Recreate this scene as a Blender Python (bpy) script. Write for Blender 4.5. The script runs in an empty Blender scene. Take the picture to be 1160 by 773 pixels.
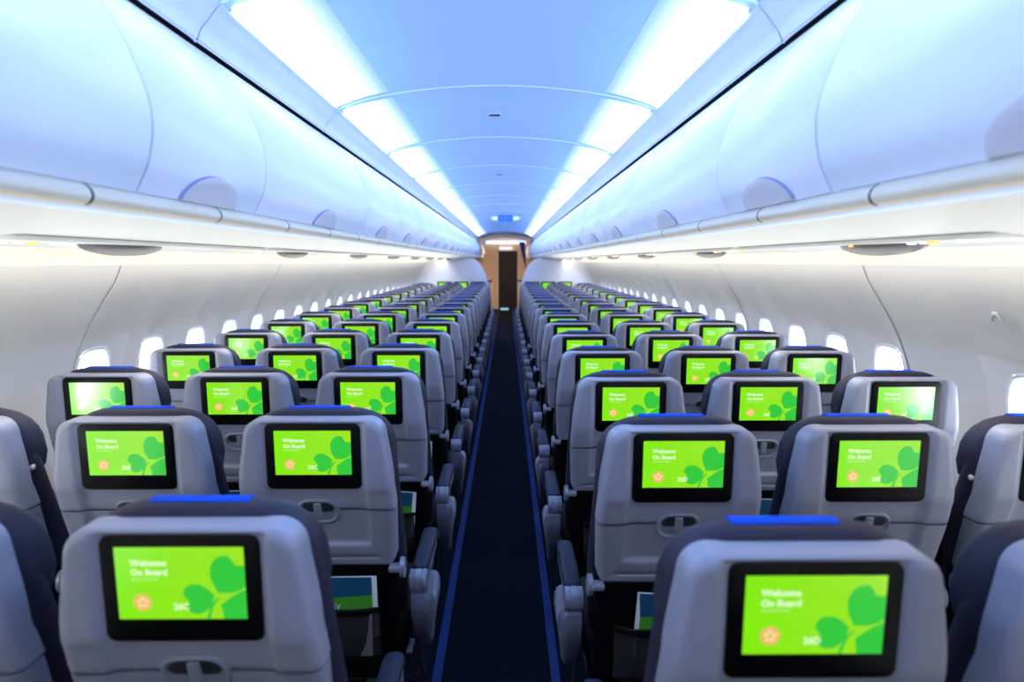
import bpy, math, random
from mathutils import Vector, Matrix
random.seed(4)
S = bpy.context.scene
COL = S.collection
PI = math.pi
R = math.radians

# ------------------------------------------------------------------ materials
def srgb(c):
    return tuple(((v/255)/12.92 if v/255 <= .04045 else ((v/255+.055)/1.055)**2.4) for v in c) + (1.0,)

def mat(name, col, rough=.5, metal=0., emit=None, es=0., spec=.5, var=0., vscale=40., bump=0., bscale=200., ior=None, coat=0.):
    m = bpy.data.materials.new(name); m.use_nodes = True
    nt = m.node_tree; b = nt.nodes['Principled BSDF']
    c = srgb(col)
    b.inputs['Base Color'].default_value = c
    b.inputs['Roughness'].default_value = rough
    b.inputs['Metallic'].default_value = metal
    b.inputs['Specular IOR Level'].default_value = spec
    if ior: b.inputs['IOR'].default_value = ior
    if coat: b.inputs['Coat Weight'].default_value = coat
    if emit is not None:
        b.inputs['Emission Color'].default_value = srgb(emit)
        b.inputs['Emission Strength'].default_value = es
    tc = None
    if var or bump:
        tc = nt.nodes.new('ShaderNodeTexCoord')
    if var:
        n = nt.nodes.new('ShaderNodeTexNoise'); n.inputs['Scale'].default_value = vscale; n.inputs['Detail'].default_value = 3
        nt.links.new(tc.outputs['Object'], n.inputs['Vector'])
        mx = nt.nodes.new('ShaderNodeMixRGB'); mx.blend_type = 'MIX'
        mx.inputs[1].default_value = tuple(max(0, v*(1-var)) for v in c[:3])+(1,)
        mx.inputs[2].default_value = tuple(min(1, v*(1+var)) for v in c[:3])+(1,)
        nt.links.new(n.outputs['Fac'], mx.inputs[0]); nt.links.new(mx.outputs[0], b.inputs['Base Color'])
    if bump:
        n = nt.nodes.new('ShaderNodeTexNoise'); n.inputs['Scale'].default_value = bscale
        nt.links.new(tc.outputs['Object'], n.inputs['Vector'])
        bp = nt.nodes.new('ShaderNodeBump'); bp.inputs['Strength'].default_value = bump; bp.inputs['Distance'].default_value = .002
        nt.links.new(n.outputs['Fac'], bp.inputs['Height']); nt.links.new(bp.outputs[0], b.inputs['Normal'])
    return m

M = {}
M['shell'] = mat('seat_shell_plastic', (138,141,158), .42, var=.04, vscale=9)
M['tray'] = mat('tray_plastic', (132,135,152), .45, var=.04, vscale=9)
M['fabric'] = mat('navy_leather', (38,36,54), .6, spec=.2, var=.12, vscale=30, bump=.2, bscale=350)
M['lower'] = mat('black_fabric', (7,7,9), .9, spec=.05, var=.2, vscale=60)
M['cushion'] = mat('dark_navy_leather', (16,18,30), .6, spec=.15, var=.12, vscale=30)
M['cover'] = mat('blue_headrest_cloth', (18,78,200), .8, spec=.1, var=.06, vscale=50)
M['bezel'] = mat('black_glass_bezel', (5,5,6), .35, spec=.22, var=.1)
M['dark_recess'] = mat('recess_grey', (34,36,44), .6, var=.05)
M['latch'] = mat('latch_plastic', (122,128,140), .4, var=.03)
M['silver'] = mat('silver_plastic', (126,131,150), .35, metal=.25, var=.03)
M['pad'] = mat('arm_pad_navy', (24,30,52), .6, spec=.2, var=.1)
M['shroud'] = mat('end_shroud_grey', (94,99,120), .45, var=.04)
M['pin'] = mat('pivot_pin', (205,205,205), .4, var=.02)
M['metal'] = mat('leg_metal', (95,100,115), .4, metal=.7, var=.05)
M['pocket'] = mat('pocket_mesh', (26,26,30), .9, var=.5, vscale=500)
M['bin'] = mat('bin_white', (222,228,242), .38, var=.01, vscale=3)
M['gap'] = mat('joint_blue_grey', (95,105,150), .8, var=.05)  # blue-grey backing in the gaps between panels
M['dark_gap'] = mat('dark_gap', (38,40,58), .8, var=.05)
M['rail'] = mat('rail_cream', (226,214,190), .45, var=.03, vscale=8)
M['under'] = mat('service_panel_white', (226,228,224), .4, var=.02, vscale=4)
M['ceil_edge'] = mat('ceiling_edge_white', (205,214,240), .5, var=.01)
M['wall'] = mat('sidewall_white', (214,211,208), .55, var=.02, vscale=2.5)
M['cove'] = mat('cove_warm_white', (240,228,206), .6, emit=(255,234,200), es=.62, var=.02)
M['frame'] = mat('window_frame_white', (228,230,236), .45, var=.01)
M['carpet'] = mat('carpet_navy', (9,15,28), .95, spec=.05, var=.35, vscale=220, bump=.5, bscale=500)
M['stripe'] = mat('aisle_stripe_blue', (28,52,104), .8, spec=.1, var=.12, vscale=60)
M['bulk'] = mat('partition_white', (232,236,246), .4, var=.01)
M['endwall'] = mat('end_wall_beige', (226,196,160), .6, var=.03, vscale=2)
M['door'] = mat('dark_door', (10,10,13), .6, var=.2, vscale=4)
M['curtain'] = mat('curtain_navy', (30,58,180), .8, var=.1)
M['wood'] = mat('console_brown', (120,84,62), .5, var=.15)
M['console'] = mat('console_cream', (226,214,200), .5, var=.03)
M['dome'] = mat('lens_grey', (98,95,100), .35, var=.05)
M['amber'] = mat('amber_lamp', (255,170,60), .4, emit=(255,165,60), es=1.6, var=.02)
M['spot'] = mat('reading_lamp_white', (255,255,250), .4, emit=(255,255,250), es=1.2, var=.01)
M['rim'] = mat('handle_rim', (140,142,186), .6, var=.03)
M['handle'] = mat('handle_cup_grey', (208,206,216), .45, var=.03)
M['hook'] = mat('hook_grey', (120,124,126), .5, var=.04)
M['plate'] = mat('small_plate', (220,224,222), .5, var=.02)
M['slot'] = mat('ceiling_slot', (40,48,80), .6, var=.1)
def emat(name, col, s, spec=.5, rough=.15, ior=2.1):
    return mat(name, (4,4,4), rough, emit=col, es=s, spec=spec, ior=ior)
def display_bg():
    # lit display: lime, a little darker towards the right-hand side as the artwork is
    m = emat('display_lime', (132,228,20), 1.0)
    nt = m.node_tree; b = nt.nodes['Principled BSDF']
    tc = nt.nodes.new('ShaderNodeTexCoord'); sx = nt.nodes.new('ShaderNodeSeparateXYZ')
    rp = nt.nodes.new('ShaderNodeValToRGB')
    rp.color_ramp.elements[0].position = .0; rp.color_ramp.elements[0].color = srgb((132,236,14))
    rp.color_ramp.elements[1].position = 1.; rp.color_ramp.elements[1].color = srgb((156,230,38))
    nt.links.new(tc.outputs['Generated'], sx.inputs[0]); nt.links.new(sx.outputs[0], rp.inputs[0])
    nt.links.new(rp.outputs[0], b.inputs['Emission Color'])
    return m
M['d_bg'] = display_bg()
M['d_leaf'] = emat('display_leaf_green', (52,200,62), 1.0)
M['d_text'] = emat('display_text', (226,250,205), 1.0)
M['d_small'] = emat('display_small_text', (176,236,120), 1.0)
M['d_badge'] = emat('display_badge', (236,186,104), 1.0)
M['d_badge2'] = emat('display_badge_mark', (250,220,150), 1.0)
M['card_teal'] = mat('card_teal', (20,74,108), .45, var=.15, vscale=20)
M['card_green'] = mat('card_green', (66,150,40), .45, var=.12, vscale=20)
M['card_white'] = mat('card_white', (225,230,232), .5, var=.02)
M['mag'] = mat('magazine_print', (95,96,104), .7, var=.35, vscale=90)
M['sign_blue'] = mat('sign_blue', (30,80,190), .5, emit=(24,84,200), es=.8, var=.02)
M['joint_rib'] = mat('joint_rib', (226,236,255), .5, var=.01)
M['sign_white'] = mat('sign_white', (225,240,255), .4, emit=(215,238,255), es=1.0, var=.02)
M['cyan'] = mat('floor_light_cyan', (150,210,225), .5, emit=(140,205,225), es=.8, var=.02)
M['lintel'] = mat('lintel_light', (235,240,255), .5, emit=(225,235,255), es=1.1, var=.01)

M['blue_line'] = mat('blue_light_line', (190,205,245), .4, emit=(150,180,250), es=.55, var=.01)
def mesh_cloth():
    m = M['pocket']; nt = m.node_tree; b = nt.nodes['Principled BSDF']; b.inputs['Alpha'].default_value = .86
mesh_cloth()
def light_panel_mat():
    m = bpy.data.materials.new('light_diffuser'); m.use_nodes = True
    nt = m.node_tree; b = nt.nodes['Principled BSDF']
    b.inputs['Base Color'].default_value = srgb((215,230,255)); b.inputs['Roughness'].default_value = .5
    at = nt.nodes.new('ShaderNodeAttribute'); at.attribute_name = 'across'
    rp = nt.nodes.new('ShaderNodeValToRGB'); cr = rp.color_ramp
    cr.elements[0].position = 0; cr.elements[0].color = (1,1,1,1)
    cr.elements[1].position = 1; cr.elements[1].color = (0,0,0,1)
    e = cr.elements.new(.30); e.color = (.46,.46,.46,1)
    e = cr.elements.new(.58); e.color = (.14,.14,.14,1)
    cr.interpolation = 'EASE'
    mul = nt.nodes.new('ShaderNodeMath'); mul.operation = 'MULTIPLY'; mul.inputs[1].default_value = LIGHT_STRENGTH
    nt.links.new(at.outputs['Fac'], rp.inputs[0]); nt.links.new(rp.outputs[0], mul.inputs[0])
    nt.links.new(mul.outputs[0], b.inputs['Emission Strength'])
    b.inputs['Emission Color'].default_value = (.80,.90,1.0,1)
    return m
LIGHT_STRENGTH = 5.0
M['light'] = light_panel_mat()

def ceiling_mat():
    # white ceiling with its blue lighting tinted into the base colour
    m = bpy.data.materials.new('ceiling_blue_light_tint'); m.use_nodes = True
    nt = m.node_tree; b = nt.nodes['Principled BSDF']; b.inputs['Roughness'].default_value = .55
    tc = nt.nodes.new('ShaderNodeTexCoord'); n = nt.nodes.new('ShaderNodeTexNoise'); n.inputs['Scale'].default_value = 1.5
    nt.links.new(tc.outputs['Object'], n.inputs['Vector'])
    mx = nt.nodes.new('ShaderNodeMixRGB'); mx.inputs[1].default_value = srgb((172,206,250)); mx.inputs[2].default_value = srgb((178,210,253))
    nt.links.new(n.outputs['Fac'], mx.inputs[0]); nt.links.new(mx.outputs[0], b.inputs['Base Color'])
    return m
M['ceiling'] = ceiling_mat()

def glass_mat():
    m = bpy.data.materials.new('window_glass'); m.use_nodes = True
    nt = m.node_tree; nt.nodes.clear()
    o = nt.nodes.new('ShaderNodeOutputMaterial'); t = nt.nodes.new('ShaderNodeBsdfTransparent'); g = nt.nodes.new('ShaderNodeBsdfGlossy')
    t.inputs[0].default_value = (.96,.98,1,1); g.inputs['Roughness'].default_value = .05
    fr = nt.nodes.new('ShaderNodeFresnel'); fr.inputs[0].default_value = 1.35
    mx = nt.nodes.new('ShaderNodeMixShader')
    nt.links.new(fr.outputs[0], mx.inputs[0]); nt.links.new(t.outputs[0], mx.inputs[1]); nt.links.new(g.outputs[0], mx.inputs[2])
    nt.links.new(mx.outputs[0], o.inputs[0])
    return m
M['glass'] = glass_mat()

# ------------------------------------------------------------------ mesh helpers
class MB:
    def __init__(s): s.v = []; s.f = []; s.mi = []; s.mats = []; s.attr = None
    def slot(s, m):
        if m not in s.mats: s.mats.append(m)
        return s.mats.index(m)
    def add(s, verts, faces, m):
        o = len(s.v); k = s.slot(m)
        s.v += [tuple(p) for p in verts]
        for f in faces: s.f.append(tuple(i+o for i in f)); s.mi.append(k)
    def grid(s, rows, m, closed=False, cap=False, flip=False):
        """rows: list of equal-length point lists"""
        n = len(rows[0]); vs = [p for r in rows for p in r]; fs = []
        for i in range(len(rows)-1):
            for j in range(n if closed else n-1):
                a, b, c, d = i*n+j, i*n+(j+1) % n, (i+1)*n+(j+1) % n, (i+1)*n+j
                fs.append((a, d, c, b) if flip else (a, b, c, d))
        if cap:
            fs.append(tuple(range(n))[::-1] if not flip else tuple(range(n)))
            l = (len(rows)-1)*n
            fs.append(tuple(range(l, l+n)) if not flip else tuple(range(l, l+n))[::-1])
        s.add(vs, fs, m)
    def box(s, x0, x1, y0, y1, z0, z1, m):
        v = [(x, y, z) for x in (x0, x1) for y in (y0, y1) for z in (z0, z1)]
        s.add(v, [(0,1,3,2), (4,6,7,5), (0,4,5,1), (2,3,7,6), (0,2,6,4), (1,5,7,3)], m)
    def rbox(s, x0, x1, y0, y1, z0, z1, r, m, axis='z', n=4, rt=None):
        """box with rounded corners about `axis` and soft top/bottom edges"""
        rt = min(r*.6, .4*abs({'z': z1-z0, 'x': x1-x0, 'y': y1-y0}[axis])) if rt is None else rt
        if axis == 'z': a0, a1, b0, b1, c0, c1 = x0, x1, y0, y1, z0, z1
        elif axis == 'x': a0, a1, b0, b1, c0, c1 = y0, y1, z0, z1, x0, x1
        else: a0, a1, b0, b1, c0, c1 = z0, z1, x0, x1, y0, y1
        def loop(ins, c):
            out = []
            rr = max(r-ins, r*.3)
            for (cx, cy, st) in ((a1-ins-rr, b1-ins-rr, 0), (a0+ins+rr, b1-ins-rr, 90), (a0+ins+rr, b0+ins+rr, 180), (a1-ins-rr, b0+ins+rr, 270)):
                for k in range(n+1):
                    t = R(st+90*k/n); out.append((cx+rr*math.cos(t), cy+rr*math.sin(t), c))
            return out
        rows = []
        for k in range(3):
            t = R(90*k/2); rows.append(loop(rt*(1-math.sin(t)), c0+rt*(1-math.cos(t))))
        for k in range(3):
            t = R(90-90*k/2); rows.append(loop(rt*(1-math.sin(t)), c1-rt*(1-math.cos(t))))
        if axis == 'x': rows = [[(c, a, b) for a, b, c in r_] for r_ in rows]
        elif axis == 'y': rows = [[(b, c, a) for a, b, c in r_] for r_ in rows]
        s.grid(rows, m, closed=True, cap=True)
    def tube(s, pts, r, m, n=8):
        rows = []
        pts = [Vector(p) for p in pts]
        for i, p in enumerate(pts):
            t = (pts[min(i+1, len(pts)-1)]-pts[max(i-1, 0)]).normalized()
            a = t.cross(Vector((1, 0, 0)) if abs(t.x) < .9 else Vector((0, 0, 1))).normalized(); b = t.cross(a)
            rows.append([tuple(p+a*r*math.cos(2*PI*k/n)+b*r*math.sin(2*PI*k/n)) for k in range(n)])
        s.grid(rows, m, closed=True, cap=True)
    def mesh(s, name, smooth=True, angle=40):
        me = bpy.data.meshes.new(name)
        me.from_pydata(s.v, [], s.f)
        for m in s.mats: me.materials.append(m)
        me.polygons.foreach_set('material_index', s.mi)
        if smooth:
            me.polygons.foreach_set('use_smooth', [True]*len(me.polygons))
            me.update()
            try: me.set_sharp_from_angle(angle=R(angle))
            except Exception: pass
        me.update()
        return me

def link(name, me, parent=None, loc=None):
    o = bpy.data.objects.new(name, me); COL.objects.link(o)
    if parent is not None: o.parent = parent
    if loc is not None: o.location = loc
    return o
def tag(o, label, cat, group=None):
    o['label'] = label; o['category'] = cat
    if group: o['group'] = group
    return o
def struct(name, mb, smooth=True, angle=40, parent=None):
    o = link(name, mb.mesh(name, smooth, angle), parent)
    if parent is None: o['kind'] = 'structure'
    return o
def thing(name, label, cat, loc=(0,0,0), group=None):
    o = link(name, None, None, loc)
    o.empty_display_size = .05
    return tag(o, label, cat, group)
def lerp_table(tab, x):
    if x <= tab[0][0]: return tab[0][1]
    for (a, va), (b, vb) in zip(tab, tab[1:]):
        if x <= b: return va+(vb-va)*(x-a)/(b-a)
    return tab[-1][1]
def catmull(pts, n=6):
    out = []
    P = [tuple(2*a-b for a, b in zip(pts[0], pts[1]))]+list(pts)+[tuple(2*a-b for a, b in zip(pts[-1], pts[-2]))]
    for i in range(1, len(P)-2):
        for k in range(n):
            t = k/n
            out.append(tuple(.5*((2*b)+(-a+c)*t+(2*a-5*b+4*c-d)*t*t+(-a+3*b-3*c+d)*t**3) for a, b, c, d in zip(P[i-1], P[i], P[i+1], P[i+2])))
    out.append(tuple(pts[-1]))
    return out
ORD = ['first','second','third','fourth','fifth','sixth','seventh','eighth','ninth','tenth','eleventh','twelfth','thirteenth',
       'fourteenth','fifteenth','sixteenth','seventeenth','eighteenth','nineteenth','twentieth','twenty-first','twenty-second','twenty-third','twenty-fourth']

Y0, Y1 = -1.6, 23.0           # cabin length built
YB = 14.45                    # white class partition

# ------------------------------------------------------------------ floor
mb = MB(); mb.box(-1.75, 1.75, Y0, Y1+1.2, -.06, 0, M['carpet']); struct('floor', mb, False)
for i, x in enumerate((-.222, .222)):
    mb = MB(); mb.box(x-.017, x+.017, Y0, Y1-.05, .0, .004, M['stripe']); struct('trim_%d' % (i+1), mb, False)

# ------------------------------------------------------------------ ceiling
CP = catmull([(.735,2.095),(.722,2.125),(.70,2.152),(.667,2.187),(.60,2.213),(.50,2.238),(.37,2.260),(.237,2.274),(.12,2.282),(0,2.285)], 4)
def ceil_profile(off=0.):
    half = CP
    full = [(-x, z) for x, z in half]+[(x, z) for x, z in half[::-1][1:]]
    if not off: return full
    out = []
    for i, (x, z) in enumerate(full):
        a = full[max(i-1, 0)]; b = full[min(i+1, len(full)-1)]
        t = Vector((b[0]-a[0], b[1]-a[1])).normalized()
        out.append((x-t.y*off, z+t.x*off))     # outward (up)
    return out
PAN0, PANL = .60, 1.235
joints = [PAN0+PANL*k for k in range(-1, 18)]
mb = MB(); rows = []
P_in, P_out = ceil_profile(), ceil_profile(.008)
ys = [(Y0, 0)]
for j in joints:
    if Y0 < j < Y1: ys += [(j-.005, 0), (j-.004, 1), (j+.004, 1), (j+.005, 0)]
ys.append((Y1, 0))
for y, g in ys: rows.append([(x, y, z) for x, z in (P_out if g else P_in)])
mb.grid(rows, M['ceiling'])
for j in joints:
    if Y0 < j < 22:
        rb = [[(x, y, z-dz) for x, z in P_in] for y, dz in ((j-.008, -.001), (j-.006, .003), (j+.006, .003), (j+.008, -.001))]
        mb.grid(rb, M['joint_rib'])
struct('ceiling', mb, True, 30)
# pale edge mouldings under both ceiling edges
def strip_profile(a, b, off):
    pts = [p for p in CP if b <= p[0] <= a]
    out = []
    for i, (x, z) in enumerate(pts):
        p = pts[max(i-1, 0)]; q = pts[min(i+1, len(pts)-1)]
        t = Vector((q[0]-p[0], q[1]-p[1])).normalized()
        out.append((x-t.y*off, z+t.x*off) if False else (x-abs(t.y)*off, z-abs(t.x)*off))
    return out
for i, sg in enumerate((-1, 1)):
    mb = MB()
    pr = strip_profile(.74, .664, .004)
    segs = [Y0]+[j for j in joints if Y0 < j < Y1]+[Y1]
    for a, b in zip(segs, segs[1:]):
        mb.grid([[(sg*x, y, z) for x, z in pr] for y in (a+.003, b-.003)], M['ceil_edge'])
    mb.grid([[(sg*x, y, z) for x, z in ((.728,2.098),(.80,2.11),(.80,2.04),(.735,2.05))] for y in (Y0, Y1)], M['dark_gap'])
    struct('trim_%d' % (3+i), mb, True, 40)
# light diffusers: one pair to a ceiling panel
def diffuser_mesh(sg):
    mb = MB(); xs = [.658-.0150*k for k in range(15)]
    n = len(xs)
    prof = []
    for x in xs:
        z = lerp_table([(p[0], p[1]) for p in sorted(CP)], x)
        prof.append((x, z-.004+.0036*(len(prof)/(n-1))))
    L = PANL/2-.05
    mb.grid([[(sg*x, y, z) for x, z in prof] for y in (-L, L)], M['light'], flip=(sg > 0))
    me = mb.mesh('ceiling_light_diffuser', True, 60)
    at = me.attributes.new('across', 'FLOAT', 'POINT')
    at.data.foreach_set('value', [k/(n-1) for k in range(n)]*2)
    return me
DM = {-1: diffuser_mesh(-1), 1: diffuser_mesh(1)}
def frame_mesh(sg):
    mb = MB(); L = PANL/2-.05
    z = lerp_table([(p[0], p[1]) for p in sorted(CP)], .662)
    mb.box(sg*.6585, sg*.664, -L, L, z-.010, z+.002, M['ceil_edge'])
    return mb.mesh('diffuser_edge', False)
FM = {-1: frame_mesh(-1), 1: frame_mesh(1)}
for sg, side in ((-1, 'left'), (1, 'right')):
    for k in range(18):
        yc = PAN0+PANL*(k-.5)
        if yc+PANL/2 > 19: continue
        t = thing('ceiling_light', 'glowing white ceiling light panel on the %s side, %s from the camera' % (side, ORD[k]), 'ceiling light', (0, yc, 0), 'ceiling light panels')
        link('light_diffuser', DM[sg], t); link('edge_strip', FM[sg], t)
# small dark slots along the crown of the ceiling
for k, y in enumerate((3.65, 6.1, 8.7)):
    t = thing('ceiling_vent', 'small dark slot in the blue-lit ceiling, %s from the camera' % ORD[k], 'vent', (-.02, y, 2.283), 'ceiling slots')
    mb = MB(); mb.rbox(-.034, .034, -.028, .028, -.004, .004, .008, M['ceil_edge']); link('slot_rim', mb.mesh('slot_rim'), t)
    mb = MB(); mb.rbox(-.028, .028, -.02, .02, -.007, -.003, .006, M['slot']); link('slot_opening', mb.mesh('slot_opening'), t)
# lit pictogram sign on the ceiling
t = thing('ceiling_sign', 'lit oval ceiling sign with two blue pictogram squares over the aisle', 'sign', (.02, 11.2, 2.262))
mb = MB(); rows = []
for ins, z in ((.02, .02), (0, .012), (0, -.012), (.02, -.02)):
    rows.append([((.235-ins)*math.cos(a)*(1 if True else 1), (.03-ins*.5)*math.sin(a), z-.0) for a in [2*PI*k/28 for k in range(28)]])
rows = [[(x, y, z-.06) for x, y, z in r_] for r_ in rows]
rows = [[(x, z+.06, -.045+y*1.7) for x, y, z in r_] for r_ in rows]
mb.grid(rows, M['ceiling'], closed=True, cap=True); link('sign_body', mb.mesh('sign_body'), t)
for sx in (-1, 1):
    mb = MB(); mb.rbox(sx*.165-.035, sx*.165+.035, -.030, -.018, -.066, -.026, .014, M['sign_white'], axis='y'); link('side_lamp', mb.mesh('side_lamp'), t)
for sx in (-1, 1):
    mb = MB(); c = sx*.058
    for a, b, u, v in ((-.05,.05,.024,.048),(-.05,.05,-.048,-.024),(-.05,-.024,-.03,.03),(.024,.05,-.03,.03),(-.010,.010,-.03,.012)):
        mb.box(c+a, c+b, -.028, -.0205, -.045+u, -.045+v, M['sign_blue'])
    link('pictogram', mb.mesh('pictogram', False), t)

# ------------------------------------------------------------------ overhead bins
BP = catmull([(.742,2.085),(.704,2.03),(.656,1.934),(.6245,1.834),(.632,1.745),(.661,1.680)], 6)   # inboard face, top to bottom
BPz = sorted((z, x) for x, z in BP)
def bin_x(z): return lerp_table(BPz, z)
BJ = [-1.6, .17, 1.37, 2.0, 3.45, 4.45, 5.45, 6.45, 7.45, 8.45, 9.45, 10.45, 11.45, 12.45, 13.45, 14.45, 15.9, 17.3, 18.7, 20.1, 21.5, 23.0]
for sg, side in ((-1, 'left'), (1, 'right')):
    # carcass behind the doors, shows in the joints
    mb = MB()
    mb.grid([[(sg*(x+.022), y, z) for x, z in BP] for y in (Y0, Y1)], M['gap'])
    struct('trim_%d' % (5 if sg < 0 else 6), mb)
    for k in range(len(BJ)-1):
        a, b = BJ[k]+.004, BJ[k+1]-.004
        yc = (a+b)/2
        t = thing('overhead_bin', 'white curved overhead bin on the %s side, %s from the camera' % (side, ORD[k]), 'overhead bin', (sg*.70, yc, 1.682), 'overhead bins')
        mb = MB()
        prof = [(x, z) for x, z in BP]
        inn = [(x+.018, z) for x, z in BP]
        e = .004
        rows = [[(sg*(x-.70), y-yc, z-1.682) for x, z in p_] for y, p_ in ((a, inn), (a, [(x+.003, z) for x, z in prof]), (a+e, prof), (b-e, prof), (b, [(x+.003, z) for x, z in prof]), (b, inn))]
        mb.grid(rows, M['bin'])
        d = link('bin_door', mb.mesh('bin_door', True, 50), t)
        if BJ[k+1] > YB+.1: continue
        # half-moon handle cup at the bottom edge
        hl, hh = .155, .062
        rows = []
        for q in (1.0, .95, .90, .7, .45, .15, 0):
            dep = {1.0: 0, .95: .007, .90: .008, .7: .005, .45: .003, .15: .002, 0: .002}[q]
            rows.append([(sg*(bin_x(1.682+hh*q*math.sin(th))-dep-.70-.001), hl*q*math.cos(th), hh*q*math.sin(th)) for th in [PI*i/20 for i in range(21)]])
        mb = MB(); mb.grid(rows[:2], M['rim']); mb.grid(rows[1:], M['handle']); hc = link('handle_cup', mb.mesh('handle_cup', True, 60), d)
    # rounded cream grab rail in short lengths, with the pale strip under it
    RP = catmull([(.664,1.680),(.652,1.670),(.648,1.657),(.655,1.646),(.668,1.641)], 3)
    mb = MB(); y = -1.6+.0
    y = 1.2-6*.5335
    while y < Y1:
        a, b = max(y+.004, Y0), min(y+.5335-.004, Y1)
        if b > a: mb.grid([[(sg*x, yy, z) for x, z in RP] for yy in (a, b)], M['rail'])
        y += .5335
    mb.grid([[(sg*(x+.012), yy, z) for x, z in RP] for yy in (Y0, Y1)], M['dark_gap'])
    struct('trim_%d' % (7 if sg < 0 else 8), mb, True, 60)
    mb = MB(); mb.grid([[(sg*x, yy, z) for x, z in ((.668,1.643),(.672,1.639),(.680,1.636),(.692,1.635))] for yy in (Y0, Y1)], M['blue_line'])
    struct('trim_%d' % (9 if sg < 0 else 10), mb, True, 60)
    # service channel: the underside of the bins
    UP = catmull([(.690,1.636),(.80,1.622),(.95,1.604),(1.08,1.592),(1.17,1.584)], 4)
    mb = MB(); mb.grid([[(sg*x, yy, z) for x, z in UP] for yy in (Y0, Y1)], M['under'])
    mb.grid([[(sg*x, yy, z) for x, z in ((1.17,1.584),(1.182,1.588),(1.185,1.60),(1.18,1.68))] for yy in (Y0, Y1)], M['under'])
    struct('trim_%d' % (11 if sg < 0 else 12), mb, True, 50)
    # passenger service units
    for k in range(8):
        yy = (1.94 if sg < 0 else 1.82)+1.53*k
        if yy > YB-.6: break
        t = thing('passenger_service_unit', 'service strip with grey lens and amber lamps under the %s bins, %s from camera' % (side, ORD[k]), 'service unit', (sg*1.0, yy, 1.598), 'passenger service units')
        mb = MB(); mb.rbox(-.06, .06, -.50, .98, -.006, .006, .02, M['under']); link('panel', mb.mesh('panel'), t)
        mb = MB(); rows = []
        for q in range(7):
            ph = PI/2*q/6
            rows.append([(.055*math.cos(ph)*math.cos(a), .19*math.cos(ph)*math.sin(a), -.005-.030*math.sin(ph)) for a in [2*PI*i/24 for i in range(24)]])
        mb.grid(rows, M['dome'], closed=True, cap=True); link('lens', mb.mesh('lens'), t)
        for dy in (-.30, .05, .94):
            mb = MB(); mb.rbox(-.048-.007, -.048+.007, dy-.012, dy+.012, -.011, -.004, .003, M['amber']); link('amber_lamp', mb.mesh('amber_lamp'), t)
        for dy in (-.42, -.37, -.24, -.19):
            mb = MB()
            mb.grid([[(-.03+r_*math.cos(a), dy+r_*math.sin(a), z) for a in [2*PI*i/14 for i in range(14)]] for r_, z in ((.011,-.004),(.010,-.009),(.007,-.010))], M['spot'], closed=True, cap=True)
            link('reading_lamp', mb.mesh('reading_lamp'), t)
    # warm cove panel
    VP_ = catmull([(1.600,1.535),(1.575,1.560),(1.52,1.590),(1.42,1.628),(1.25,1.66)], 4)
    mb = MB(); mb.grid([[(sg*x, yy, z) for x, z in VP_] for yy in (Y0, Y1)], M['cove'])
    struct('trim_%d' % (13 if sg < 0 else 14), mb)

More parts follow.
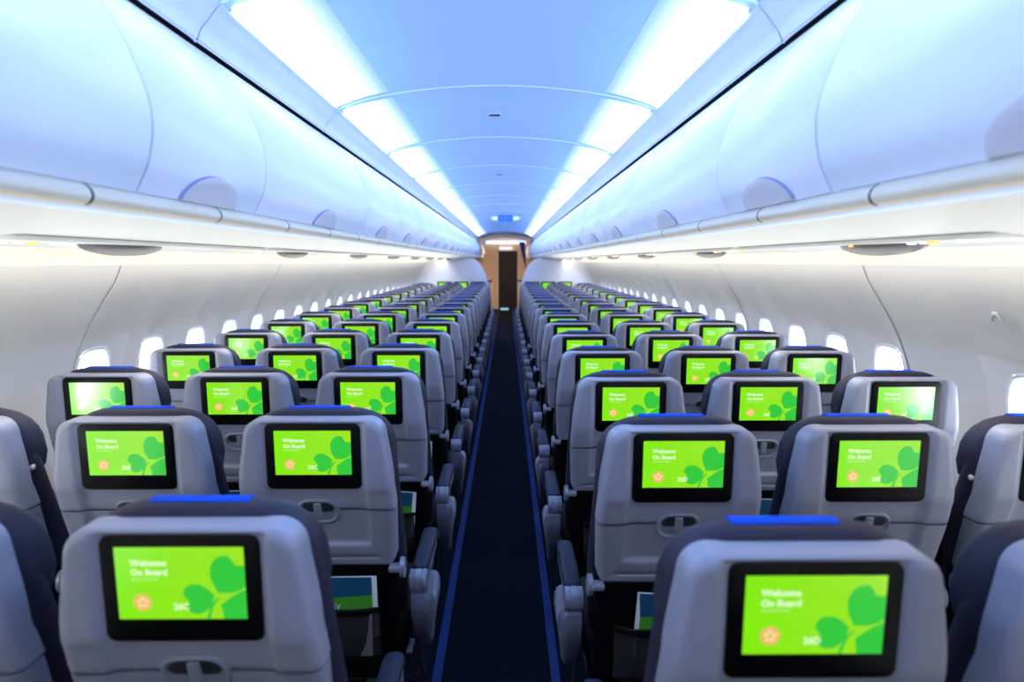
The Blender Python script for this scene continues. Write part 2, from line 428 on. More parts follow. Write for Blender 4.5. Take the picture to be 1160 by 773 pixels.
# ------------------------------------------------------------------ side walls with windows
WT = [(0,1.62),(.15,1.70),(.3,1.765),(.6,1.835),(.9,1.852),(1.09,1.826),(1.18,1.792),(1.27,1.750),(1.36,1.697),(1.458,1.633),(1.515,1.606),(1.535,1.600)]
def wall_x(z): return lerp_table(WT, z)
def smooth(a, b, x):
    t = max(0, min(1, (x-a)/(b-a))); return t*t*(3-2*t)
nwin = 0
for sg, side in ((-1, 'left'), (1, 'right')):
    first = 3.23 if sg < 0 else 3.32
    wy = ([.96, 1.49, 2.02] if sg < 0 else [1.42, 1.93, 2.385])+[first+.5335*k for k in range(21)]
    def bulge(y, z):
        b = 0
        for w in wy:
            d = (y-w)/.17
            if abs(d) < 3: b = max(b, math.exp(-d**4))
        return .048*b*smooth(.55, .80, z)*(1-smooth(1.15, 1.50, z))
    def wp(y, z, out=0.): return (sg*(wall_x(z)+bulge(y, z)+out), y, z)
    zl = [0, .12, .24, .36, .48, .60, .70]+[.725+.06*k for k in range(9)]+[1.26, 1.30, 1.34, 1.38, 1.42, 1.46, 1.50, 1.535]
    zi0 = 7; zi1 = 15
    yl = []; cells = []
    cur = Y0
    for w in wy:
        gap = w-.2-cur
        n = max(1, int(gap/.07))
        yl += [cur+gap*k/n for k in range(n)]
        cells.append((len(yl), w)); yl += [w-.2+.05*k for k in range(8)]
        cur = w+.2
    n = 20; yl += [cur+(Y1-cur)*k/n for k in range(n+1)]
    holes = set()
    for i0, w in cells:
        for i in range(i0, i0+8):
            for j in range(zi0, zi1): holes.add((i, j))
    mb = MB(); nz = len(zl)
    vs = [wp(y, z) for y in yl for z in zl]
    fs = []
    for i in range(len(yl)-1):
        for j in range(nz-1):
            if (i, j) in holes: continue
            fs.append((i*nz+j, (i+1)*nz+j, (i+1)*nz+j+1, i*nz+j+1) if sg < 0 else (i*nz+j, i*nz+j+1, (i+1)*nz+j+1, (i+1)*nz+j))
    mb.add(vs, fs, M['wall'])
    ZC = .965
    def rr(t, hw, hh, p=4.2):
        c, s_ = math.cos(t), math.sin(t)
        k = (abs(c/hw)**p+abs(s_/hh)**p)**(-1/p)
        return k*c, k*s_
    for i0, w in cells:
        per = [(w-.2+.05*k, .725) for k in range(8)]+[(w+.2, .725+.06*k) for k in range(8)]+[(w+.2-.05*k, 1.205) for k in range(8)]+[(w-.2, 1.205-.06*k) for k in range(8)]
        ring = []
        for (y, z) in per:
            th = math.atan2((z-ZC)/.24*.18, (y-w)/.2*.125)
            ring.append(th)
        rows = [[wp(y, z) for y, z in per]]
        for hw, hh in ((.165,.215),(.138,.19)):
            rows.append([wp(w+rr(t, hw, hh)[0], ZC+rr(t, hw, hh)[1]) for t in ring])
        mb.grid(rows, M['wall'], closed=True, flip=(sg > 0))
    struct('wall_'+side, mb, True, 60)
    # windows
    tt = [2*PI*k/36 for k in range(36)]
    for w in wy:
        nwin += 1
        mb = MB(); rows = []
        for hw, hh, o in ((.139,.191,.002),(.137,.189,-.006),(.128,.180,-.006),(.124,.176,.004),(.118,.170,.05),(.112,.163,.075)):
            rows.append([wp(w+rr(t, hw, hh)[0], ZC+rr(t, hw, hh)[1], o) for t in tt])
        mb.grid(rows, M['frame'], closed=True)
        fo = struct('window_%d' % nwin, mb, True, 50)
        mb = MB(); mb.add([wp(w+rr(t, .114, .165)[0], ZC+rr(t, .114, .165)[1], .07) for t in tt], [tuple(range(36)) if sg < 0 else tuple(range(36))[::-1]], M['glass'])
        link('window_pane', mb.mesh('window_pane', False), fo)
    # joints between sidewall panels
    j0 = 3.03 if sg < 0 else 3.10
    mb = MB()
    for k in range(6):
        y = j0+k*2.134
        zz = [.3+.03*q for q in range(42)]
        zz = [z for z in zz if z <= 1.535]
        mb.grid([[wp(y-.0025, z, -.002) for z in zz], [wp(y+.0025, z, -.002) for z in zz]], M['gap'])
        mb.grid([[wp(y+.004, z, -.001) for z in zz], [wp(y+.016, z, -.005) for z in zz], [wp(y+.020, z, .002) for z in zz]], M['wall'])
    struct('trim_%d' % (15 if sg < 0 else 16), mb, True, 40)

# small hook on the right wall
t = thing('coat_hook', 'tiny grey coat hook on a clear plate on the right wall', 'hook', (wall_x(1.362)-.006, 2.36, 1.362)); t.scale = (.85, .85, .85)
mb = MB(); mb.rbox(-.004, .004, -.014, .014, -.02, .024, .004, M['plate'], axis='x'); p_ = link('hook_plate', mb.mesh('hook_plate'), t)
p_.rotation_euler = (0, -.55, 0)
mb = MB(); mb.tube([(-.002,0,.008),(-.014,0,.002),(-.018,0,-.008),(-.012,0,-.014)], .005, M['hook']); link('hook', mb.mesh('hook'), t)

# ------------------------------------------------------------------ far end
mb = MB()
mb.box(-1.9, -.23, Y1, Y1+.05, 0, 2.4, M['endwall']); mb.box(.39, 1.9, Y1, Y1+.05, 0, 2.4, M['endwall']); mb.box(-.23, .39, Y1, Y1+.05, 1.88, 2.4, M['endwall'])
struct('wall_front', mb, False)
mb = MB(); mb.box(-.23, .39, Y1+.02, Y1+.06, 0, 1.88, M['door'])
d1 = struct('door_1', mb, False)
mb = MB(); mb.box(-.27, -.23, Y1-.03, Y1+.02, 0, 1.92, M['console']); mb.box(.39, .43, Y1-.03, Y1+.02, 0, 1.92, M['console']); mb.box(-.27, .43, Y1-.03, Y1+.02, 1.88, 1.92, M['console'])
link('door_frame', mb.mesh('door_frame', False), d1)
mb = MB(); mb.box(-1.95, 1.95, Y0-.05, Y0, 0, 2.4, M['wall']); struct('wall_back', mb, False)
mb = MB(); mb.box(-.62, .66, Y1-.16, Y1-.06, 2.10, 2.20, M['lintel']); tag(link('lintel_light', mb.mesh('lintel_light', False)), 'pale glowing strip across the top of the far end wall', 'light')
mb = MB(); mb.rbox(-.19, .22, Y1-.09, Y1-.035, 1.925, 1.99, .02, M['lintel'], axis='y'); tag(link('exit_sign', mb.mesh('exit_sign')), 'small white lit sign right above the dark far doorway', 'sign')
mb = MB(); mb.rbox(-.16, .10, Y1-.5, Y1-.32, .0, .05, .02, M['cyan']); tag(link('floor_light', mb.mesh('floor_light')), 'pale cyan floor light at the foot of the dark doorway', 'light')
# curtain
mb = MB(); rows = []
for i in range(13):
    v = i/12
    xl = .42+(.625-.42)*v; xr = .60+(.645-.60)*v
    rows.append([(xl+(xr-xl)*u/24, Y1-1.0+.025*math.sin(u/24*9*PI)*(1-.6*v), 2.135-(2.135-1.34)*v) for u in range(25)])
mb.grid(rows, M['curtain'])
tag(link('curtain', mb.mesh('curtain')), 'navy curtain gathered to a point at the right of the far doorway', 'curtain')
for sg, side in ((-1, 'left'), (1, 'right')):
    t = thing('seat_console', 'slim cream console with brown top on the %s of the aisle by the far doorway' % side, 'console', (.0+sg*.43, 20.2, 0), 'front consoles')
    mb = MB(); mb.rbox(-.05, .05, -.3, .3, 0, .97, .02, M['console']); link('console_body', mb.mesh('console_body'), t)
    mb = MB(); mb.rbox(-.07, .07, -.32, .32, .97, 1.03, .02, M['wood']); link('console_top', mb.mesh('console_top'), t)
# white partitions behind the last row, each with three screens
for sg, side in ((-1, 'left'), (1, 'right')):
    pts = [(.335, 0), (.335, 1.10), (.40, 1.32), (.50, 1.50), (.60, 1.58), (.70, 1.622), (1.17, 1.578), (1.40, 1.60), (1.58, 1.545)]+[(wall_x(z)-.004, z) for z in (1.5,1.4,1.27,1.09,.9,.6,.3,0)]
    mb = MB(); n = len(pts)
    vs = [(sg*x, y, z) for y in (YB, YB+.03) for x, z in pts]
    mb.add(vs, [tuple(range(n)), tuple(range(n, 2*n))[::-1]]+[(i, (i+1) % n, n+(i+1) % n, n+i) for i in range(n)], M['bulk'])
    struct('wall_partition_'+side, mb, False)

# ------------------------------------------------------------------ seats
AL = R(4.0); SA, CA = math.sin(AL), math.cos(AL); ZS = 1.032
def fy(s):
    k = -.085-s
    if k <= 0: return -s*.045
    return .0038+ (k*k/.12 if k < .03 else (.0075+(k-.03)*.27)) + k*.045
def P(u, s, d=0.): return (u, fy(s)+d, ZS+s)

W_TAB = [(-.36,.203),(-.165,.212),(-.05,.206),(.047,.190)]
RC, STOP = .046, .093
SCN = STOP-RC
def half_w(s):
    if s <= SCN: return lerp_table(W_TAB, s)
    uc = .190-RC
    return uc+math.sqrt(max(0, RC*RC-(s-SCN)**2))
def edge_d(u, s, top=True, Rr=.020, bottom=None):
    uc = .190-RC
    if top and s > SCN and abs(u) > uc: e = RC-math.hypot(abs(u)-uc, s-SCN)
    else:
        e = half_w(s)-abs(u)
        if top: e = min(e, STOP-s)
    if bottom is not None: e = min(e, max(0, s-bottom)*2.2)
    e = max(0, e)
    return Rr-math.sqrt(max(0, Rr*Rr-(Rr-e)**2)) if e < Rr else 0
def chan(u, s, lo, hi, uw=.1308):
    a = 1-smooth(uw-.002, uw+.016, abs(u)); return a*smooth(lo-.006, lo+.006, s)*(1-smooth(hi-.004, hi+.008, s))
def patch(slist, dfun, depth, m, top=True):
    rows = []
    inner = [-.154,-.149,-.144,-.139,-.133,-.11,-.08,-.04,0,.04,.08,.11,.133,.139,.144,.149,.154]
    for s in slist:
        w = half_w(s)
        k = [1-(1-q)**2 for q in (.14,.28,.42,.56,.70,.85,1.0)]
        sc = min(1, (w-.012)/.154)
        inn = [x*sc for x in inner]
        r_ = inn[-1]
        us = [-(r_+(w-r_)*q) for q in k[::-1]]+inn+[r_+(w-r_)*q for q in k]
        rows.append([(u, s, dfun(u, s)) for u in us])
    # skirts
    n = len(rows[0])
    mbx = MB()
    g = [[P(*p) for p in r_] for r_ in rows]
    mbx.grid(g, m)
    left = [(P(*r_[0]), P(r_[0][0], r_[0][1], depth)) for r_ in rows]
    right = [(P(*r_[-1]), P(r_[-1][0], r_[-1][1], depth)) for r_ in rows]
    mbx.grid([list(p) for p in left], m, flip=False); mbx.grid([list(p) for p in right], m, flip=True)
    mbx.grid([[P(*p) for p in rows[-1]], [P(p[0], p[1], depth) for p in rows[-1]]], m)
    mbx.grid([[P(*p) for p in rows[0]], [P(p[0], p[1], depth) for p in rows[0]]], m, flip=True)
    return mbx
up_s = [-.166,-.164,-.159,-.15,-.14,-.125,-.115,-.105,-.095,-.08,-.06,-.03,.0,.03,.05,.056,.062,.067,.072,.076,.079,.082,.0845,.087,.089,.0906,.0917,.0928]
def d_up(u, s): return edge_d(u, s)-.012+.012*chan(u, s, -.40, .0835)+(.003*smooth(-.162, -.166, s) if s < -.162 else 0)
SHELL = patch(up_s, d_up, .06, M['shell']).mesh('back_shell', True, 50)
lo_s = [-.355,-.353,-.349,-.342,-.336,-.329,-.325,-.321,-.317,-.305,-.292,-.286,-.281,-.276,-.270,-.262,-.24,-.21,-.185,-.177,-.173,-.171]
def d_lo(u, s):
    g = 0
    if abs(u) < .16: g = .005*smooth(-.329, -.325, s)*(1-smooth(-.321, -.317, s))
    return edge_d(u, s, False, bottom=-.355)-.012+.012*chan(u, s, -.278, .2)+g
TRAY = patch(lo_s, d_lo, .055, M['tray'], False).mesh('tray_table', True, 50)
# maker's line on the tray: a thin dark slot
def rrect(hw, hh, r, cx=0, cy=0, n=5):
    out = []
    for sx, sy, st in ((1,1,0),(-1,1,90),(-1,-1,180),(1,-1,270)):
        for k in range(n+1):
            t = R(st+90*k/n); out.append((cx+sx*(hw-r)+r*math.cos(t), cy+sy*(hh-r)+r*math.sin(t)))
    return out
def slab(outline_fn, ds, m, mb=None):
    """outline_fn(inset) -> list of (u,s); ds: list of (inset, d)"""
    mb = mb or MB()
    rows = [[P(u, s, d) for u, s in outline_fn(i)] for i, d in ds]
    mb.grid(rows, m, closed=True, cap=True); return mb
# monitor
mbz = slab(lambda i: rrect(.1288-i, .0925-i, max(.004, .017-i), 0, -.0085), [(0,.014),(0,-.001),(.0015,-.004),(.004,-.005)], M['bezel'])
BEZEL = mbz.mesh('monitor', True, 40)
# thin surround where the monitor sits in the shell
# display artwork ------------------------------------------------------------
SW, SH = .2065, .1235
def clip_rect(poly, x0, x1, y0, y1):
    def cl(p, inside, inter):
        out = []
        for i in range(len(p)):
            a, b = p[i-1], p[i]
            if inside(b):
                if not inside(a): out.append(inter(a, b))
                out.append(b)
            elif inside(a): out.append(inter(a, b))
        return out
    def ix(x): return lambda a, b: (x, a[1]+(b[1]-a[1])*(x-a[0])/(b[0]-a[0]))
    def iy(y): return lambda a, b: (a[0]+(b[0]-a[0])*(y-a[1])/(b[1]-a[1]), y)
    for ins, it in ((lambda p: p[0] >= x0, ix(x0)), (lambda p: p[0] <= x1, ix(x1)), (lambda p: p[1] >= y0, iy(y0)), (lambda p: p[1] <= y1, iy(y1))):
        if poly: poly = cl(poly, ins, it)
    return poly
SCY = .003
def uv(a, b): return ((a-.5)*SW, (.5-b)*SH)
def leaf(tip, ang, size, wid=1.):
    """heart leaf, tip at (a,b), pointing away at ang (deg, in metres space)"""
    tx, ty = uv(*tip); out = []
    pts = catmull([(0,0),(.22,.33),(.52,.52),(.84,.50),(1.02,.28),(.93,.06),(.90,0)], 5)
    full = pts+[(x, -y) for x, y in pts[::-1][1:-1]]
    ca, sa = math.cos(R(ang)), math.sin(R(ang))
    for x, y in full:
        x, y = x*size, y*size*wid
        out.append((tx+x*ca-y*sa, ty+x*sa+y*ca))
    return clip_rect(out, -SW/2, SW/2, -SH/2, SH/2)
def text_geo(body, size, x, y, bold=.0):
    cu = bpy.data.curves.new('t', 'FONT'); cu.body = body; cu.size = size; cu.resolution_u = 2; cu.offset = bold
    o = bpy.data.objects.new('t', cu); COL.objects.link(o)
    bpy.context.view_layer.update()
    me = o.evaluated_get(bpy.context.evaluated_depsgraph_get()).to_mesh()
    vs = [(v.co.x+x, v.co.y+y) for v in me.vertices]; fs = [tuple(p.vertices) for p in me.polygons]
    o.to_mesh_clear(); bpy.data.objects.remove(o); bpy.data.curves.remove(cu)
    return vs, fs
ART = []   # (verts2d, faces, material, depth)
def art(vs, fs, m, d): ART.append((vs, fs, m, d))
q = [(-SW/2,-SH/2),(SW/2,-SH/2),(SW/2,SH/2),(-SW/2,SH/2)]
art(q, [(0,1,2,3)], M['d_bg'], -.0056)
for l in (leaf((.755,.665), 193, .048), leaf((.785,.635), 58, .062), leaf((.800,.800), -22, .100)):
    if len(l) > 2: art(l, [tuple(range(len(l)))], M['d_leaf'], -.0059)
st = [(.785,.70),(.750,.76),(.722,.85),(.705,.94),(.698,1.0)]
c = catmull(st, 4); sl = []
for i, p in enumerate(c): sl.append(uv(p[0]-.010-.004*i/len(c), p[1]))
for p in c[::-1]: sl.append(uv(p[0]+.014, p[1]))
art(clip_rect(sl, -SW/2, SW/2, -SH/2, SH/2), [tuple(range(len(clip_rect(sl, -SW/2, SW/2, -SH/2, SH/2))))], M['d_leaf'], -.0059)
for body, b in (('Welcome', .255), ('On Board', .385)):
    x, y = uv(.115, b); v, f = text_geo(body, .0146, x, y, .0006); art(v, f, M['d_text'], -.0059)
xx = .118
for w in (.05,.03,.055,.02,.06):
    a, b = uv(xx, .425), uv(xx+w-.008, .455)
    art([(a[0],b[1]),(b[0],b[1]),(b[0],a[1]),(a[0],a[1])], [(0,1,2,3)], M['d_small'], -.0059); xx += w
cx, cy = uv(.192, .765)
art([(cx+.0150*math.cos(2*PI*k/24), cy+.0150*math.sin(2*PI*k/24)) for k in range(24)], [tuple(range(24))], M['d_badge'], -.0059)
for k in range(5):
    a = R(90+72*k); lx, ly = cx+.0068*math.cos(a), cy+.0068*math.sin(a)
    art([(lx+.0042*math.cos(2*PI*j/10), ly+.0036*math.sin(2*PI*j/10)) for j in range(10)], [tuple(range(10))], M['d_badge2'], -.0061)
NUMX = uv(.43, .865)
dcache = {}
def display_mesh(num, lod):
    mb = MB()
    for vs, fs, m, d in ART:
        mb.add([P(u, s+SCY, d) for u, s in vs], fs, m)
    v, f = text_geo(num, .0150, NUMX[0], NUMX[1], .0005)
    mb.add([P(u, s+SCY, -.0062) for u, s in v], f, M['d_text'])
    return mb.mesh('display', False)
# tray latch
mb = MB()
mb_o = rrect(.053, .039, .030, 0, -.174, 8)
def ringpts(hw, hh, r, d): return [P(u, s, d) for u, s in rrect(hw, hh, r, 0, -.174, 8)]
mb.grid([ringpts(.060,.040,.034,.006), ringpts(.058,.038,.033,-.003), ringpts(.054,.034,.031,-.0060), ringpts(.048,.028,.026,-.003), ringpts(.047,.027,.025,-.0002)], M['latch'], closed=True)
mb.add([P(u, s, -.0006) for u, s in rrect(.048, .028, .025, 0, -.174, 8)], [tuple(range(36))], M['latch'])
mb.add([P(u, s, -.0012) for u, s in rrect(.045, .0135, .0125, 0, -.161, 8)], [tuple(range(36))], M['dark_recess'])
LATCH = mb.mesh('tray_latch', True, 40)
mb = slab(lambda i: rrect(.0105-i, .023-i, .006-i*.4, 0, -.169), [(0,.002),(0,-.006),(.002,-.008),(.004,-.0085)], M['latch']); KNOB = mb.mesh('latch_knob', True, 50)
# fabric
def loft(rows_spec, m, n=6):
    """rows_spec: (s, half width, d0, d1, radius)"""
    mb = MB(); rows = []
    for s, hw, d0, d1, r in rows_spec:
        loop = rrect(hw, (d1-d0)/2, min(r, (d1-d0)/2*.98, hw*.98), 0, (d0+d1)/2, n)
        rows.append([P(u, s, d) for u, d in loop])
    mb.grid(rows, m, closed=True, cap=True); return mb
BACK = loft([(-.60,.20,.06,.18,.03),(-.53,.215,.055,.17,.04),(-.33,.217,.055,.165,.04),(-.155,.215,.052,.145,.04),(-.04,.212,.05,.13,.04),(.02,.19,.055,.12,.03),(.05,.15,.07,.11,.02)], M['fabric']).mesh('backrest', True, 60)
hr = []
for s, hw, d0, d1 in ((-.082,.185,.075,.125),(-.078,.197,.06,.142),(-.066,.205,.052,.155),(-.03,.207,.047,.166),(.02,.201,.045,.165),(.045,.193,.045,.16),(.068,.180,.046,.152),(.086,.160,.050,.143),(.097,.139,.057,.132),(.1035,.118,.066,.122),(.106,.09,.078,.110)):
    hr.append((s, hw, d0, d1, .035))
HEAD = loft(hr, M['fabric'], 8).mesh('headrest', True, 80)
mb = MB(); path = [(.106,.091),(.1078,.094),(.1085,.099),(.1095,.113),(.105,.128),(.090,.146),(.045,.164),(-.02,.170)]
inn = [(s-.004, d+.002) for s, d in path]
rows = []
for u in (-.094,-.091,.075,.078):
    k = .002 if u in (-.094,.078) else 0
    rows.append([P(u, s-k+.001, d) for s, d in path]+[P(u, s-.006, d-.003*(1 if d > .1 else -1)) for s, d in path[::-1]])
mb.grid(rows, M['cover'], closed=True, cap=True); COVER = mb.mesh('headrest_cover', True, 50)
def pin_mesh(sg):
    mb = MB(); y, z = .075, ZS-.058
    mb.grid([[(sg*x, y+r*math.cos(a), z+r*math.sin(a)) for a in [2*PI*k/14 for k in range(14)]] for x, r in ((.20,.008),(.209,.008),(.211,.006),(.2115,.003))], M['pin'], closed=True, cap=True)
    return mb.mesh('pivot_cap', True, 40)
PIN = {-1: pin_mesh(-1), 1: pin_mesh(1)}
# lower back, pocket, cushion, pan
mb = MB(); mb.rbox(-.205, .205, .075, .15, .40, .735, .03, M['lower'], axis='y', rt=.012); LOWER = mb.mesh('lower_back', True, 50)
mb = MB()
rows = []
for z, y in ((.40,.060),(.42,.038),(.50,.032),(.555,.03),(.565,.032),(.566,.040),(.55,.044)):
    rows.append([(x, y+.028*(abs(x)/.16)**6, z) for x in [-.16+.02*k for k in range(17)]])
mb.grid(rows, M['pocket'])
mb.tube([(-.16+.02*k, +.029+.028*(abs(-.16+.02*k)/.16)**6, .560) for k in range(17)], .007, M['lower'])
POCKET = mb.mesh('literature_pocket', True, 60)
mb = MB(); mb.rbox(-.217, .217, .12, .60, .39, .47, .05, M['cushion'], rt=.03); CUSH = mb.mesh('seat_cushion', True, 60)
mb = MB(); mb.rbox(-.21, .21, .08, .58, .33, .39, .03, M['lower'], rt=.01); PAN = mb.mesh('seat_pan', True, 50)
# armrest: local x=0 at its own centre
def arm_meshes():
    mb = MB(); mb.rbox(-.0255, .0255, .135, .465, .622, .648, .024, M['pad'], rt=.010); pad = mb.mesh('arm_pad', True, 50)
    mb = MB(); mb.rbox(-.022, .022, .11, .455, .583, .625, .018, M['silver'], rt=.006); body = mb.mesh('armrest', True, 50)
    mb = MB(); rows = []
    for x, r in ((-.026,.026),(-.025,.033),(-.013,.034),(-.012,.031),(-.010,.031),(-.009,.034),(.009,.034),(.010,.031),(.012,.031),(.013,.034),(.025,.033),(.026,.026)):
        rows.append([(x, .125+r*.8*math.cos(a), .613+r*math.sin(a)) for a in [2*PI*k/20 for k in range(20)]])
    mb.grid(rows, M['silver'], closed=True, cap=True); cap = mb.mesh('end_cap', True, 35)
    mb = MB(); mb.rbox(-.018, .018, .10, .17, .40, .60, .012, M['lower'], rt=.006); sup = mb.mesh('arm_support', True, 50)
    return pad, body, cap, sup
A_PAD, A_BODY, A_CAP, A_SUP = arm_meshes()
mb = MB(); mb.rbox(-.0255, .0255, .135, .165, .62, .90, .012, M['lower'], rt=.008); A_UP = mb.mesh('armrest', True, 50)
def shroud_mesh(sg):
    # teardrop end panel on the aisle side
    out = catmull([(.088,.583),(.095,.525),(.15,.435),(.25,.345),(.355,.285),(.41,.275),(.445,.325),(.475,.41),(.47,.48),(.41,.505),(.31,.48),(.225,.505),(.16,.575),(.088,.583)], 4)[:-1]
    cy, cz = .27, .43
    mb = MB(); rows = []
    for x, k in ((-.020,1.0),(.014,1.0),(.024,.96),(.032,.86),(.036,.70)):
        rows.append([(sg*x*(.45+.55*smooth(.28, .50, z)), cy+(y-cy)*k, cz+(z-cz)*k) for y, z in out])
    mb.grid(rows, M['shroud'], closed=True, cap=True, flip=(sg < 0)); return mb.mesh('end_shroud', True, 50)
SHROUD = {-1: shroud_mesh(-1), 1: shroud_mesh(1)}
def hinge_mesh(sg):
    mb = MB()
    mb.rbox(-.018, .018, .045, .085, .670, .688, .008, M['silver'], rt=.006)
    rows = [[(sg*x, .075+r*math.cos(a), .676+r*1.15*math.sin(a)) for a in [2*PI*k/16 for k in range(16)]] for x, r in ((.012,.02),(.014,.026),(.026,.026),(.028,.02))]
    mb.grid(rows, M['silver'], closed=True, cap=True)
    return mb.mesh('hinge_cap', True, 40)
HINGE = {-1: hinge_mesh(-1), 1: hinge_mesh(1)}
mb = MB(); mb.tube([(0,.12,.34),(0,.10,.18),(0,.05,.02)], .016, M['metal']); mb.rbox(-.03,.03,.0,.10,.0,.02,.01,M['metal']); LEG_B = mb.mesh('leg', True, 50)
mb = MB(); mb.tube([(0,.50,.34),(0,.49,.18),(0,.46,.02)], .016, M['metal']); mb.rbox(-.03,.03,.41,.51,.0,.02,.01,M['metal']); LEG_F = mb.mesh('leg', True, 50)
mb = MB(); mb.tube([(-.2,.52,.06),(-.05,.54,.05),(.1,.54,.05),(.2,.53,.06),(.225,.50,.10),(.225,.44,.22),(.22,.40,.33)], .009, M['metal']); BAR = mb.mesh('baggage_bar', True, 60)

ROWP = .765
seatX = {'A': -1.501, 'B': -.986, 'C': -.484, 'D': .490, 'E': .989, 'F': 1.490}
POS = {'A': ('left', 'window'), 'B': ('left', 'middle'), 'C': ('left', 'aisle'), 'D': ('right', 'aisle'), 'E': ('right', 'middle'), 'F': ('right', 'window')}
NROW = 17
SEATY = {}
for n in range(NROW):
    num = 26-n
    for L, x in seatX.items():
        if n == 0 and L in 'AF': continue
        y = (1.106 if x < 0 else .990)+ROWP*n-((.012 if x < 0 else .006) if n == 0 else 0)
        SEATY[(n, L)] = y
        side, kind = POS[L]
        sg = 1 if x < 0 else -1          # direction to the aisle
        lab = 'grey-backed aircraft seat, %s row from the camera, %s seat %s the aisle' % (ORD[n], kind, 'left of' if x < 0 else 'right of')
        t = thing('aircraft_seat', lab, 'aircraft seat', (x, y, 0), 'grey-backed seats in rows')
        near = n < 9
        link('back_shell', SHELL, t)
        tr = link('tray_table', TRAY, t)
        if n < 12:
            la = link('tray_latch', LATCH, t)
            if near: link('latch_knob', KNOB, la)
        mo = link('monitor', BEZEL, t)
        key = '%d%s' % (num, L)
        link('display', display_mesh(key, 0), mo)
        link('backrest', BACK, t)
        h = link('headrest', HEAD, t)
        link('headrest_cover', COVER, h)['label'] = 'bright blue cloth cover'
        if n < 4 and kind == 'window': link('pivot_cap', PIN[sg], h)
        link('lower_back', LOWER, t)
        if n < 5: link('literature_pocket', POCKET, t)
        link('seat_cushion', CUSH, t); link('seat_pan', PAN, t)
        def arm(ax, aisle, up=False):
            a = link('armrest', A_UP if up else A_BODY, t, (ax, 0, 0))
            if not up: link('arm_pad', A_PAD, a)
            link('end_cap', A_CAP, a)
            if not aisle: link('arm_support', A_SUP, a)
            if aisle: link('end_shroud', SHROUD[sg], a)
        aisle = kind == 'aisle'
        arm(sg*(.264 if aisle else .2515), aisle, up=(n == 1 and L == 'F'))
        if kind == 'window': arm(-sg*.2515, False)
        if near:
            link('hinge_cap', HINGE[sg], t, (sg*.205, 0, 0))
        if True:
            link('leg', LEG_B, t, (sg*.12, 0, 0)); link('leg', LEG_F, t, (sg*.12, 0, 0))
            if near and aisle:
                b = link('baggage_bar', BAR, t)
                if sg < 0: b.scale = (-1, 1, 1)

# printed matter in the pockets
def card_mesh():
    mb = MB(); hw = .125
    def q(x0, x1, z0, z1, y, m): mb.add([(x0,y,z0),(x1,y,z0),(x1,y,z1),(x0,y,z1)], [(0,1,2,3)], m)
    mb.box(-hw, hw, .0, .002, 0, .19, M['card_white'])
    q(-hw+.010, hw-.010, .085, .184, -.0006, M['card_teal']) if False else None
    mb.add([(-hw+.012,-.0006,.118),(hw-.014,-.0006,.132),(hw-.014,-.0006,.1875),(-hw+.004,-.0006,.1875)], [(0,1,2,3)], M['card_teal'])
    mb.add([(-hw+.012,-.0006,.01),(hw-.014,-.0006,.01),(hw-.014,-.0006,.132),(-hw+.012,-.0006,.118)], [(0,1,2,3)], M['card_green'])
    v, f = text_geo('safety', .028, -.045, .092); mb.add([(a, -.0012, b) for a, b in v], f, M['card_white'])
    return mb.mesh('safety_card', False)
CARD = card_mesh()
def mag_mesh():
    mb = MB(); mb.rbox(-.10, .10, 0, .008, 0, .135, .003, M['mag'], axis='y', rt=.002); return mb.mesh('magazine', True, 40)
MAG = mag_mesh()
for (n, L, du, rz) in ((1,'C',.03,-.01), (1,'D',.015,.06), (2,'C',.03,.08), (2,'D',.02,.05), (2,'E',.02,.02), (2,'B',.02,-.02), (3,'C',.02,.03)):
    side, kind = POS[L]
    o = link('safety_card', CARD, None, (seatX[L]+du, SEATY[(n,L)]+.062, .470)); o.rotation_euler = (R(4), rz, 0)
    tag(o, 'green and teal safety card in the %s row, pocket of the %s %s seat' % (ORD[n], side, kind), 'safety card', 'safety cards in seat pockets')
for (n, L, du) in ((1,'C',.04), (1,'D',-.0)):
    side, kind = POS[L]
    o = link('magazine', MAG, None, (seatX[L]+du, SEATY[(n,L)]+.040, .425))
    tag(o, 'grey printed magazine behind the pocket mesh of the %s aisle seat, second row' % side, 'magazine', 'magazines in seat pockets')
# screens on the far partitions
mb = MB(); mb.rbox(-.145, .145, -.02, 0, -.09, .09, .015, M['bezel'], axis='y', rt=.004); PMON = mb.mesh('partition_monitor', True, 40)
mb = MB(); mb.add([(-.115,-.0215,-.062),(.115,-.0215,-.062),(.115,-.0215,.066),(-.115,-.0215,.066)], [(0,1,2,3)], M['d_bg']); PDIS = mb.mesh('display', False)
for sg, side in ((-1, 'left'), (1, 'right')):
    for k, x in enumerate((.55, .89, 1.23)):
        t = thing('partition_monitor', 'black-framed screen on the far white %s partition, %s from the aisle' % (side, ORD[k]), 'monitor', (sg*x, YB-.001, 1.045), 'screens on the far partitions')
        link('monitor_frame', PMON, t); link('display', PDIS, t)

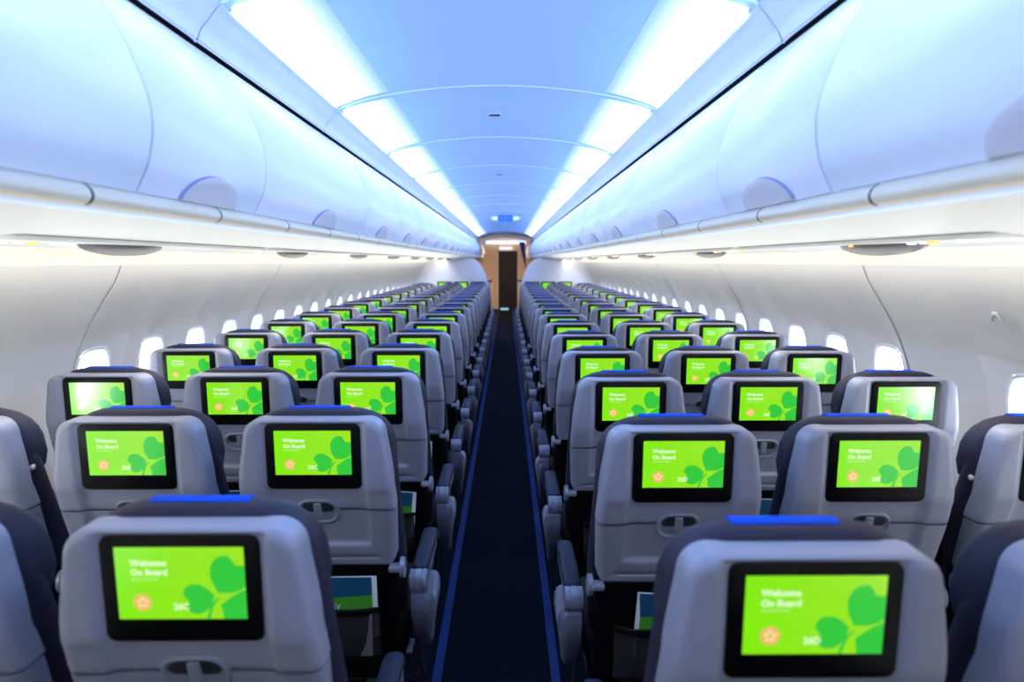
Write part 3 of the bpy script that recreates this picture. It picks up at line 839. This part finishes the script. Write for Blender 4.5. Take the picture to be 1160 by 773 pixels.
# ------------------------------------------------------------------ light
def area(name, loc, rot, sx, sy, power, col):
    l = bpy.data.lights.new(name, 'AREA'); l.shape = 'RECTANGLE'; l.size = sx; l.size_y = sy; l.energy = power; l.color = col
    o = bpy.data.objects.new(name, l); COL.objects.link(o); o.location = loc; o.rotation_euler = rot
    return o
def aim(name, p, q, wdt, ya, yb, power, col):
    d = Vector((q[0]-p[0], 0, q[1]-p[1])).normalized()
    z = -d; yv = Vector((0, 1, 0)); xv = yv.cross(z)
    o = area(name, (p[0], (ya+yb)/2, p[1]), (0, 0, 0), wdt, yb-ya, power, col)
    o.matrix_world = Matrix(((xv.x, yv.x, z.x, p[0]), (xv.y, yv.y, z.y, (ya+yb)/2), (xv.z, yv.z, z.z, p[1]), (0, 0, 0, 1)))
    return o
# warm wash in the coves, ceiling wash, and an added fill under the bins
for sg in (-1, 1):
    aim('cove_lamp', (sg*1.215, 1.628), (sg*1.60, 1.50), .03, Y0, YB, 17, (1.0, .93, .84))
    for k in range(-1, 14):
        a = PAN0+PANL*k
        aim('ceiling_wash', (sg*.668, 2.160), (0, 2.262), .016, a+.07, a+PANL-.07, 5.3, (.27, .505, 1.0))
    aim('added_bounce_fill', (sg*.98, 1.24), (sg*.94, 1.6), .50, Y0, 12.3, 38, (1.0, .98, .94))  # added fill facing up, no fixture; stands in for light bounced under the bins
# warm galley light by the far doorway
area('galley_lamp', (0, 20.8, 2.2), (R(18), 0, 0), 1.0, 2.4, 62, (1.0, .60, .30))
w = bpy.data.worlds.new('daylight'); S.world = w; w.use_nodes = True
bg = w.node_tree.nodes['Background']; bg.inputs[0].default_value = (.88, .94, 1.0, 1); bg.inputs[1].default_value = 14.0

# ------------------------------------------------------------------ camera
cam = bpy.data.cameras.new('camera'); co = bpy.data.objects.new('camera', cam); COL.objects.link(co)
FPX = 800.
cam.sensor_width = 36; cam.sensor_fit = 'HORIZONTAL'; cam.lens = FPX/1160*36
co.location = (.04, 0, 1.55)
pitch = math.atan(90.5/FPX); yaw = math.atan(6/FPX)
co.rotation_euler = (PI/2-pitch, 0, -yaw)
cam.clip_start = .05; cam.clip_end = 200
cam.dof.use_dof = True; cam.dof.focus_distance = 2.7; cam.dof.aperture_fstop = 2.5
S.camera = co
S.view_settings.view_transform = 'Standard'; S.view_settings.look = 'None'; S.view_settings.exposure = 0; S.view_settings.gamma = 1
S.cycles.use_denoising = True
S.cycles.max_bounces = 10; S.cycles.diffuse_bounces = 6; S.cycles.sample_clamp_indirect = 6
